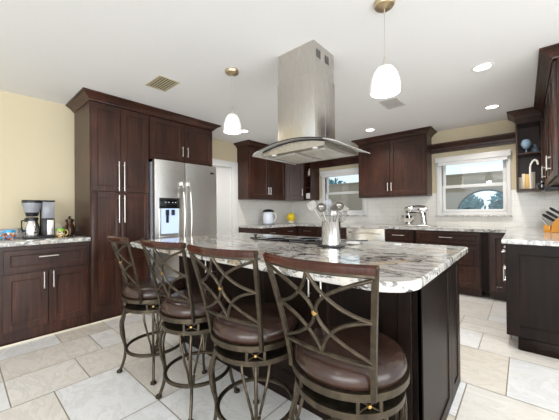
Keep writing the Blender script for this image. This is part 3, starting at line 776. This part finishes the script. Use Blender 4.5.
def make_stool():
    root = thing('bar_stool', '', 'bar stool', (0, 0, 0), 0, 'bar stools along the island')
    # base (legs): rotated child empty is not wanted -> each leg a mesh, rotated about the stool axis
    legs = []
    for k in range(4):
        q = MB()
        prof = [(.200, 0, .475), (.212, 0, .43), (.232, 0, .36), (.226, 0, .27), (.204, 0, .185), (.208, 0, .11), (.226, 0, .045), (.243, 0, .008)]
        pts = smooth_pts(prof, 5); N = len(pts)
        q.tube(pts, [.0105]*N, 8, flat=(1, .85), up=(0, 1, 0))
        q.lathe([(.014, 0), (.019, .003), (.019, .014), (.013, .02), (.001, .02)], (.243, 0, 0), 14)
        for s in (-1, 1):
            q.tube(smooth_pts([(.196, s*.062, .475), (.208, s*.056, .42), (.222, s*.036, .34), (.214, s*.018, .26), (.202, s*.010, .185)], 5), .0068, 6)
        lg = q.build('leg', 'bronze', root); legs.append(lg)
    q = MB(); q.tube([(.196*math.cos(2*PI*k/48), .196*math.sin(2*PI*k/48), .175) for k in range(48)], .0115, 8, closed=True); q.build('foot_ring', 'bronze', root)
    q = MB(); band(q, .212, .468, .492, .016); q.lathe([(.195, .478), (.195, .486), (.001, .486)], n=32); q.lathe([(.195, .478), (.001, .478)], n=32, cap=False); q.build('base_ring', 'bronze', root)
    q = MB(); q.lathe([(.10, .486), (.12, .50), (.12, .522), (.15, .535), (.15, .546), (.001, .546)], n=32); q.build('swivel_plate', 'black', root)
    # openwork square bracket above each leg
    for k in range(4):
        q = MB(); x = .2
        for s in (-1, 1): q.box(x-.006, x+.006, s*.040-.006, s*.040+.006, .491, .536)
        q.tube([(x, -.036, .493), (x, .036, .534)], .003, 6); q.tube([(x, .036, .493), (x, -.036, .534)], .003, 6)
        q.box(x-.006, x+.006, -.046, .046, .530, .539)
        b = q.build('cross_bracket', 'bronze', root); legs.append(b)
        q = MB(); q.lathe([(.001, -.006), (.006, -.005), (.009, 0), (.006, .006), (.001, .007)], (x+.003, 0, .513), 12, axis=(1, 0, 0)); q.build('brass_stud', 'brass', b)
    q = MB(); band(q, .227, .540, .566, .02); q.lathe([(.208, .546), (.208, .56), (.001, .56)], n=32); q.build('seat_frame', 'bronze', root)
    q = MB(); q.lathe([(.200, .562), (.213, .570), (.218, .586), (.216, .604), (.205, .622), (.18, .636), (.14, .644), (.07, .648), (.001, .649)], n=48); q.build('seat_cushion', 'leather', root, smooth=60)
    # back posts
    for s in (-1, 1):
        q = MB(); pts = [backP(s, ZS-.012+(ZT-ZS+.012)*k/14) for k in range(15)]
        q.tube(pts, .0125, 4, flat=(1.05, .72), up=(0, 1, 0)); q.build('back_post', 'bronze', root)
    q = MB(); q.tube([backP(-1+2*k/16, .664) for k in range(17)], .0085, 6); q.build('lower_back_rail', 'bronze', root)
    # crest rail: bowed flattened wood
    q = MB(); loops = []
    for k in range(25):
        s = -1.03+2.06*k/24; c_ = backP(s, .978); e = abs(s)
        top = 1.003; bot = .975
        loops.append([(c_.x, c_.y-.012, bot), (c_.x, c_.y-.016, (top+bot)/2), (c_.x, c_.y-.016, top-.006), (c_.x, c_.y-.006, top+.002), (c_.x, c_.y+.008, top), (c_.x, c_.y+.014, top-.008), (c_.x, c_.y+.010, bot)])
    q.rings(loops); q.build('crest_rail', 'cherry', root)
    q = MB(); q.tube([backP(-1+2*k/16, .970) for k in range(17)], .0075, 6); q.build('upper_back_rail', 'bronze', root)
    # scrollwork arcs
    Z0, Z1 = .668, .967; zz = lambda t_: Z0+(Z1-Z0)*t_
    def arc(p0, c, p1, nm='back_scroll'):
        q = MB(); pts = []
        for k in range(15):
            t_ = k/14; s = (1-t_)**2*p0[0]+2*t_*(1-t_)*c[0]+t_*t_*p1[0]; v = (1-t_)**2*p0[1]+2*t_*(1-t_)*c[1]+t_*t_*p1[1]
            pts.append(backP(s, zz(v)))
        q.tube(pts, .0068, 8); q.build(nm, 'bronze', root)
    for s in (-1, 1):
        arc((s*.97, .97), (-s*.93, .5), (s*.97, .03))
        arc((0, 1.0), (s*.22, .60), (s*.97, .5)); arc((0, 0), (s*.22, .42), (s*.97, .5))
    q = MB(); c_ = backP(0, zz(.5)); q.lathe([(.001, -.009), (.009, -.007), (.011, 0), (.009, .007), (.001, .009)], c_, 14, axis=(0, 1, 0)); q.build('brass_knot', 'brass', root)
    return root
proto = make_stool()
STOOLS = [(-2.121, .992, -6.8, -29, 'farthest of the four bar stools, nearest the pantry cabinet'),
          (-1.576, 1.009, 3.2, -43, 'second bar stool from the pantry, brown leather seat and bronze scrolled back'),
          (-1.064, 1.024, 4.7, -44, 'third bar stool from the pantry, beside the nearest stool'),
          (-.542, 1.037, .4, -43, 'nearest bar stool, by the island right corner, largest in view')]
for i, (x, y, ro, la, lb) in enumerate(STOOLS):
    o = proto if i == 0 else copy_tree(proto)
    o.location = (x, y, 0); o.rotation_euler = (0, 0, math.radians(ro)); o['label'] = lb
    nl = nb = 0
    for ch in o.children:
        if ch.name.startswith('leg'): ch.rotation_euler = (0, 0, math.radians(la-ro+90*nl)); nl += 1
        if ch.name.startswith('cross_bracket'): ch.rotation_euler = (0, 0, math.radians(la-ro+90*nb)); nb += 1

# ------------------------------------------------------------------ coffee counter items (local: front -y, placed on wall A)
def onc(name, label, cat, x, y, rz=A90, group=None): return thing(name, label, cat, (x, y, .9145), rz, group)
cm = onc('coffee_maker', 'black and steel drip coffee maker with thermal carafe on the left counter', 'coffee maker', -3.75, .555)
q = MB(); q.box(-.12, .12, -.08, .12, 0, .022, .006); q.build('base', 'black', cm)
q = MB(); q.box(.02, .12, -.05, .11, .022, .20, .005); q.build('boiler_housing', 'black', cm)
q = MB(); q.box(.055, .112, -.056, -.048, .03, .185, .002); q.build('control_panel', 'nickel', cm)
q = MB(); q.box(.02, .118, -.045, .105, .20, .372, .008); q.build('water_tank', 'smoke', cm)
q = MB(); q.box(.012, .124, -.052, .112, .372, .388, .005); q.build('tank_lid', 'black', cm)
q = MB(); q.box(.02, .03, .02, .10, .02, .38); q.box(-.11, .03, .06, .11, .34, .385, .004); q.build('spine', 'black', cm)
q = MB(); q.lathe([(.045, .222), (.050, .235), (.078, .355), (.080, .372), (.076, .386), (.001, .388)], (-.055, .0, 0), 24); q.build('filter_basket', 'black', cm)
q = MB(); q.lathe([(.058, .262), (.081, .352), (.0805, .358), (.055, .258)], (-.055, 0, 0), 24, cap=False); q.build('basket_band', 'smoke', cm)
q = MB(); q.lathe([(.062, .022), (.066, .03), (.062, .10), (.046, .165), (.042, .18), (.001, .18)], (-.055, 0, 0), 28); cf = q.build('carafe', 'chrome', cm)
q = MB(); q.lathe([(.044, .178), (.050, .185), (.050, .208), (.040, .214), (.001, .214)], (-.055, 0, 0), 24); q.box(-.115, -.095, -.02, .0, .17, .205, .004); q.tube([(-.10, -.01, .19), (-.135, -.015, .18), (-.135, -.015, .10), (-.118, -.01, .07)], .008, 8); q.build('carafe_lid', 'black', cf)
def mug(x, y, label, rim, art, hdl, r=.042, h=.088, side=1):
    o = onc('mug', label, 'mug', x, y, A90, 'painted mugs by the coffee maker')
    q = MB(); q.lathe([(r*.86, 0), (r*.9, .003), (r*.98, h*.4), (r, h*.74)], n=28, cap=False); q.lathe([(r*.86, 0), (.001, 0)], n=28, cap=False); q.build('body', art, o)
    q = MB(); q.lathe([(r, h*.74), (r*1.02, h), (r*.95, h), (r*.9, h*.4), (r*.82, .006), (.001, .005)], n=28, cap=False); q.build('rim', rim, o)
    q = MB(); q.tube([(side*(r*.95+.028*math.sin(PI*k/10)), 0, h*.5+h*.34*math.cos(PI*k/10)) for k in range(11)], .006, 8); q.build('handle', hdl, o)
mug(-3.75, .335, 'painted mug with blue rim and handle, left of the coffee maker', 'cup_blue', 'art_blue', 'cup_blue', .044, .095, -1)
mug(-3.72, .725, 'painted mug with green rim and yellow handle, right of the coffee maker', 'cup_green', 'art_green', 'cup_yellow', .038, .09)
bt = onc('storage_jar', 'dark amber glass jar behind the green mug', 'jar', -3.86, .835)
q = MB(); q.lathe([(.034, 0), (.044, .01), (.046, .07), (.040, .115), (.030, .14), (.032, .155), (.001, .155)], n=24); q.build('jar_body', 'amber', bt)
q = MB(); q.lathe([(.036, .155), (.042, .16), (.040, .18), (.022, .192), (.010, .197), (.014, .21), (.008, .22), (.001, .221)], n=20); q.build('lid', 'amber', bt)
# chopping board leaning behind the coffee maker
q = MB(); q.prism([(.0, 0), (.09, 0), (.09, .10), (.075, .125), (.045, .14), (.015, .125), (0, .10)], 'y', 0, .012)
cbd = q.build('cutting_board', 'cream', loc=(-3.955, .70, .920)); cbd.rotation_euler = (math.radians(-12), 0, A90); tag(cbd, 'small round-topped wooden board leaning between coffee maker and amber jar', 'board')

# ------------------------------------------------------------------ far counter items
kt = thing('water_pitcher', 'clear pale plastic kettle with a domed black lid in the far left corner', 'kettle', (-3.76, 3.99, .9145), .7); kt.scale = (1.3,)*3
q = MB(); q.lathe([(.085, 0), (.09, .01), (.075, .015), (.001, .016)], n=28); q.build('base', 'smoke', kt)
q = MB(); q.lathe([(.070, .016), (.078, .03), (.080, .10), (.074, .18), (.072, .19), (.001, .19)], n=28); q.build('jug', 'pale_plastic', kt)
q = MB(); q.lathe([(.088, .19), (.090, .197), (.075, .215), (.04, .228), (.001, .232)], n=28); q.build('lid', 'black', kt)
q = MB(); q.tube([(.075, 0, .17), (.11, 0, .165), (.12, 0, .10), (.09, 0, .05), (.078, 0, .045)], .008, 8); q.build('handle', 'pale_plastic', kt)
yj = thing('yellow_jar', 'round yellow jar with a cream base band in the far corner', 'jar', (-3.78, 4.72, .9145))
q = MB(); q.lathe([(.045, 0), (.06, .008), (.065, .04), (.064, .055)], n=24); q.build('base_band', 'cream', yj)
q = MB(); q.lathe([(.064, .055), (.085, .08), (.092, .12), (.085, .17), (.06, .205), (.03, .22), (.001, .222)], n=28); q.build('globe', 'yellow', yj)
q = MB(); q.tube([(0, 0, .22), (.004, 0, .25), (.015, 0, .265)], [.010, .008, .006], 8); q.build('stem', 'cup_green', yj)
# wall outlets
def outlet(p, axis, label):
    q = MB()
    if axis == 'y': q.box(p[0]-.036, p[0]+.036, p[1]-.007, p[1], p[2]-.058, p[2]+.058, .002); 
    pl = q.build('wall_outlet', 'white'); tag(pl, label, 'outlet')
    q = MB()
    for dz in (-.022, .022): q.box(p[0]-.014, p[0]+.014, p[1]-.0095, p[1]-.007, p[2]+dz-.014, p[2]+dz+.014, .001)
    q.build('socket', 'ceramic', pl)
outlet((-3.75, YB-.0085, 1.16), 'y', 'white wall outlet on the tile in the far left corner')
outlet((-1.20, YB-.0085, 1.16), 'y', 'white wall outlet on the tile left of the big window')

# chrome stand mixer
sm = thing('stand_mixer', 'chrome stand mixer with bowl on the back counter left of the big window', 'mixer', (-1.31, 4.80, .9145), .12); sm.scale = (1.12,)*3
q = MB(); q.box(-.14, .17, -.09, .09, 0, .03, .012); q.build('base', 'chrome', sm)
q = MB(); q.lathe([(.04, .03), (.045, .04), (.085, .06), (.102, .10), (.105, .155), (.11, .16), (.102, .158), (.098, .10), (.07, .06), (.001, .05)], (-.085, 0, 0), 32); bw = q.build('bowl', 'chrome', sm)
q = MB(); q.tube([(-.19, -.02, .14), (-.225, -.02, .12), (-.225, -.02, .08), (-.18, -.02, .07)], .006, 8); q.build('bowl_handle', 'chrome', bw)
q = MB(); q.rings([[(x0+w_*math.cos(2*PI*k/20), .05*math.sin(2*PI*k/20), z) for k in range(20)] for x0, w_, z in ((.12, .045, .03), (.115, .042, .10), (.105, .045, .17), (.09, .05, .21))]); q.build('column', 'chrome', sm)
q = MB(); q.tube([(-.13, 0, .225), (-.12, 0, .228), (-.06, 0, .235), (.04, 0, .24), (.12, 0, .235), (.155, 0, .225), (.165, 0, .22)], [.03, .042, .052, .058, .055, .04, .01], 20); q.build('head', 'chrome', sm)
q = MB(); q.lathe([(.022, .15), (.022, .19), (.001, .19)], (-.085, 0, 0), 16); q.build('attachment_hub', 'nickel', sm)
q = MB(); q.lathe([(.001, -.004), (.012, 0), (.014, .01), (.006, .016), (.001, .016)], (.06, -.056, .235), 14, axis=(0, -1, 0)); q.build('speed_knob', 'black', sm)
# coiled cord and glass lid next to mixer
q = MB(); q.tube(smooth_pts([(.0, 0, .004), (.05, .03, .004), (.12, .02, .004), (.17, -.03, .004), (.22, 0, .004)], 6), .004, 6)
tag(q.build('power_cord', 'nickel', loc=(-1.14, 4.74, .9145)), 'grey power cord lying on the counter right of the stand mixer', 'cord')

# knife block on the peninsula
kb = thing('knife_block', 'golden wooden knife block full of black-handled knives on the right counter', 'knife block', (.30, 4.25, .9145), math.radians(-8))
q = MB(); q.prism([(-.075, 0), (.12, 0), (.12, .09), (.03, .215), (-.06, .10)], 'y', -.07, .07)
bmesh.ops.bevel(q.bm, geom=list(q.bm.edges), offset=.003, segments=1, affect='EDGES'); q.build('block', 'orange_wood', kb)
q = MB(); q.box(-.13, -.076, -.05, .05, 0, .075, .003); q.build('front_block', 'orange_wood', kb)
nrm_ = Vector((-.115, 0, .09)).normalized()
for i, (u_, v_, ln) in enumerate(((.15, -.045, .12), (.15, 0, .13), (.15, .045, .12), (.45, -.045, .115), (.45, 0, .125), (.45, .045, .12), (.78, -.03, .12), (.78, .03, .13))):
    p0 = Vector((-.06, 0, .10)).lerp(Vector((.03, 0, .215)), u_) + Vector((0, v_, 0)) - nrm_*.005
    lbs = ['lower row, toward the room', 'lower row, middle', 'lower row, toward the wall', 'middle row, toward the room', 'middle row, centre', 'middle row, toward the wall', 'top row, toward the room', 'top row, toward the wall']
    k = thing('kitchen_knife', 'black-handled knife in the knife block, ' + lbs[i], 'knife', (0, 0, 0), 0, 'knives in the wooden block')
    k.matrix_world = kb.matrix_basis.copy()
    k.location = kb.location; k.rotation_euler = kb.rotation_euler
    q = MB(); q.tube([p0+nrm_*.008, p0+nrm_*.02, p0+nrm_*(ln*.5), p0+nrm_*ln*.9, p0+nrm_*ln], [.012, .0125, .014, .015, .008], 8, flat=(1, .85)); q.build('handle', 'black', k)
    q = MB(); q.tube([p0-nrm_*.0, p0+nrm_*.01], .010, 8); q.build('bolster', 'chrome', k)
for i, v_ in enumerate((-.035, -.012, .012, .035)):
    st_ = thing('steak_knife', 'steel-handled steak knife in the small front block, number %s from the room side' % ('one', 'two', 'three', 'four')[i], 'knife', tuple(kb.location), kb.rotation_euler.z, 'steak knives in the front block')
    st_['label'] = ('steel-handled steak knife in the front block, ' + ('nearest the room', 'second from the room side', 'second from the wall side', 'nearest the wall')[i])
    q = MB(); p0 = Vector((-.10, v_, .07)); dd_ = Vector((-.5, 0, .85)).normalized(); q.tube([p0, p0+dd_*.05, p0+dd_*.10], [.006, .008, .007], 8, flat=(1, .7)); q.build('handle', 'nickel', st_)

# contents of the right open shelf unit
ZSH = UB+.0305
def simple(name, mb, m, label, cat, loc, group=None, rz=0):
    o = mb.build(name, m, loc=loc); o.rotation_euler = (0, 0, rz); tag(o, label, cat, group); return o
gl = thing('blue_goblet', 'round blue glass goblet on the upper shelf right of the big window', 'goblet', (.035, 4.88, 1.8945))
q = MB(); q.lathe([(.035, 0), (.035, .004), (.006, .012), (.005, .05), (.02, .065)], n=20); q.build('stem', 'blue_glass', gl)
q = MB(); q.lathe([(.005, .05), (.035, .07), (.055, .11), (.055, .14), (.038, .175), (.030, .18), (.034, .172), (.05, .14), (.05, .11), (.001, .065)], n=24, cap=False); q.build('bowl', 'blue_glass', gl)
q = MB(); q.lathe([(.03, 0), (.045, .03), (.04, .07), (.015, .10), (.018, .125), (.001, .126)], n=20)
simple('blue_vase', q, 'blue_glass', 'small blue glass vase on the upper shelf behind the goblet', 'vase', (.12, 5.00, 1.8945))
for x, y, w_, h_, m_, lb in ((-.03, 4.85, .030, .155, 'cream', 'slim cream box at the left of the lower open shelf'), (.003, 4.86, .034, .20, 'cream', 'taller cream box, second on the lower open shelf'), (.045, 4.84, .045, .19, 'book_yellow', 'yellow and cream box in the middle of the lower open shelf'), (.095, 4.86, .045, .215, 'cream', 'tall cream box at the right of the lower open shelf')):
    q = MB(); q.box(-w_/2, w_/2, 0, .12, 0, h_, .002); simple('storage_box', q, m_, lb, 'box', (x, y, ZSH), 'boxes on the lower open shelf')
# upright glass decor: arched white swan-neck ornament
q = MB(); pts = smooth_pts([(0, 0, 0), (.0, 0, .06), (-.005, 0, .20), (0, 0, .30), (.03, 0, .355), (.06, 0, .345), (.07, 0, .30)], 6)
q.tube(pts, [.012]*len(pts), 10); q.lathe([(.022, 0), (.022, .006), (.012, .01), (.001, .01)], n=16)
simple('swan_neck_ornament', q, 'ceramic', 'arched white swan-neck ornament at the front of the lower open shelf', 'ornament', (.075, 4.812, ZSH))
# under-cabinet can opener at the bottom of the right wall cabinet
ug = thing('can_opener', 'black under-cabinet can opener with a silver tag below the right wall cabinet', 'can opener', (.215, 4.05, UB-.001), -A90)
q = MB(); q.box(-.16, .14, -.05, .10, -.045, 0, .008); q.build('housing', 'black', ug)
q = MB(); q.tube([(-.10, -.04, -.02), (-.13, -.10, .02), (-.05, -.09, -.01), (.05, -.10, .025), (.12, -.06, .03)], .013, 8); q.build('lever', 'black', ug)
q = MB(); q.box(.03, .11, -.075, -.066, -.01, .055, .003); q.build('silver_tag', 'pale_plastic', ug)
# items in the narrow left shelf
q = MB(); q.box(-.05, .05, 0, .10, 0, .115, .004); simple('tissue_box', q, 'ceramic', 'white box on the bottom of the narrow open shelf by the far window', 'box', (-3.385, 4.80, 1.431))
q = MB(); q.lathe([(.025, 0), (.03, .01), (.03, .09), (.012, .12), (.012, .15), (.001, .15)], n=16); simple('bottle', q, 'cream', 'pale pink bottle on the upper level of the narrow open shelf', 'bottle', (-3.37, 4.84, 1.91))

# ------------------------------------------------------------------ outside the windows
WY = 9.0
q = MB(); cxA, rA, zA = -.72, .68, 1.02
# wall with an arched opening, built as columns of quads around the arch
def outw(mb):
    xs = [-9, cxA-rA] + [cxA-rA*math.cos(PI*k/24) for k in range(1, 24)] + [cxA+rA, 3.5]
    top = 2.11
    mb.box(-9, cxA-rA, WY, WY+.2, -.2, top); mb.box(cxA+rA, 3.5, WY, WY+.2, -.2, top)
    for a, b in zip(xs[1:-1], xs[2:]):
        za = zA+math.sqrt(max(0, rA*rA-(a-cxA)**2)); zb = zA+math.sqrt(max(0, rA*rA-(b-cxA)**2))
        mb.prism([(a, za), (b, zb), (b, top), (a, top)], 'y', WY, WY+.2)
outw(q); pw = q.build('patio_wall', 'stucco', smooth=0); tag(pw, 'beige stucco patio wall with an arched opening outside the windows', 'wall')
q = MB(); q.tube([(cxA-(rA-.02)*math.cos(PI*k/32), WY+.02, zA+(rA-.02)*math.sin(PI*k/32)) for k in range(33)], .022, 6); q.build('arch_trim', 'black', pw)
MB().box(-9.1, 3.6, WY-.03, WY+.23, 2.11, 2.15, .005).build('coping', 'stucco', pw)
struct(MB().box(-12, 8, YB+.14, 26, -.3, -.2).build('ground', mat('patio_paving', (.42, .40, .36), .8), smooth=0))
def tree(x, y, h, r, label):
    o = thing('garden_tree', label, 'tree', (x, y, -.2), 0, 'trees beyond the patio wall')
    q = MB(); q.tube([(0, 0, 0), (.03, 0, h*.5), (0, .02, h*.8)], [.09, .07, .04], 8); q.build('trunk', M['orange_wood'] if 0 else 'amber', o)
    q = MB(); rr = random.Random(int(x*100)+3)
    for k in range(1100):
        d_ = Vector((rr.gauss(0, 1), rr.gauss(0, 1), rr.gauss(0, 1))).normalized()*r*rr.uniform(.45, 1); c_ = Vector((0, 0, h*.75))+Vector((d_.x, d_.y, d_.z*.8))
        a_ = Vector((rr.gauss(0, 1), rr.gauss(0, 1), rr.gauss(0, 1))).normalized()*.11; b_ = a_.orthogonal().normalized()*.06
        v = [q.bm.verts.new(c_+p) for p in (-a_, -b_, a_, b_)]; q.bm.faces.new(v)
    q.build('crown', 'leaf', o, smooth=0)
tree(-2.0, 14.2, 2.0, .82, 'blue-green tree at the left behind the patio arch'); tree(-.25, 14.2, 2.1, .85, 'blue-green tree at the right behind the patio arch')
tree(-8.2, 14, 3.1, 1.1, 'tall tree beyond the patio wall, seen through the far left window')
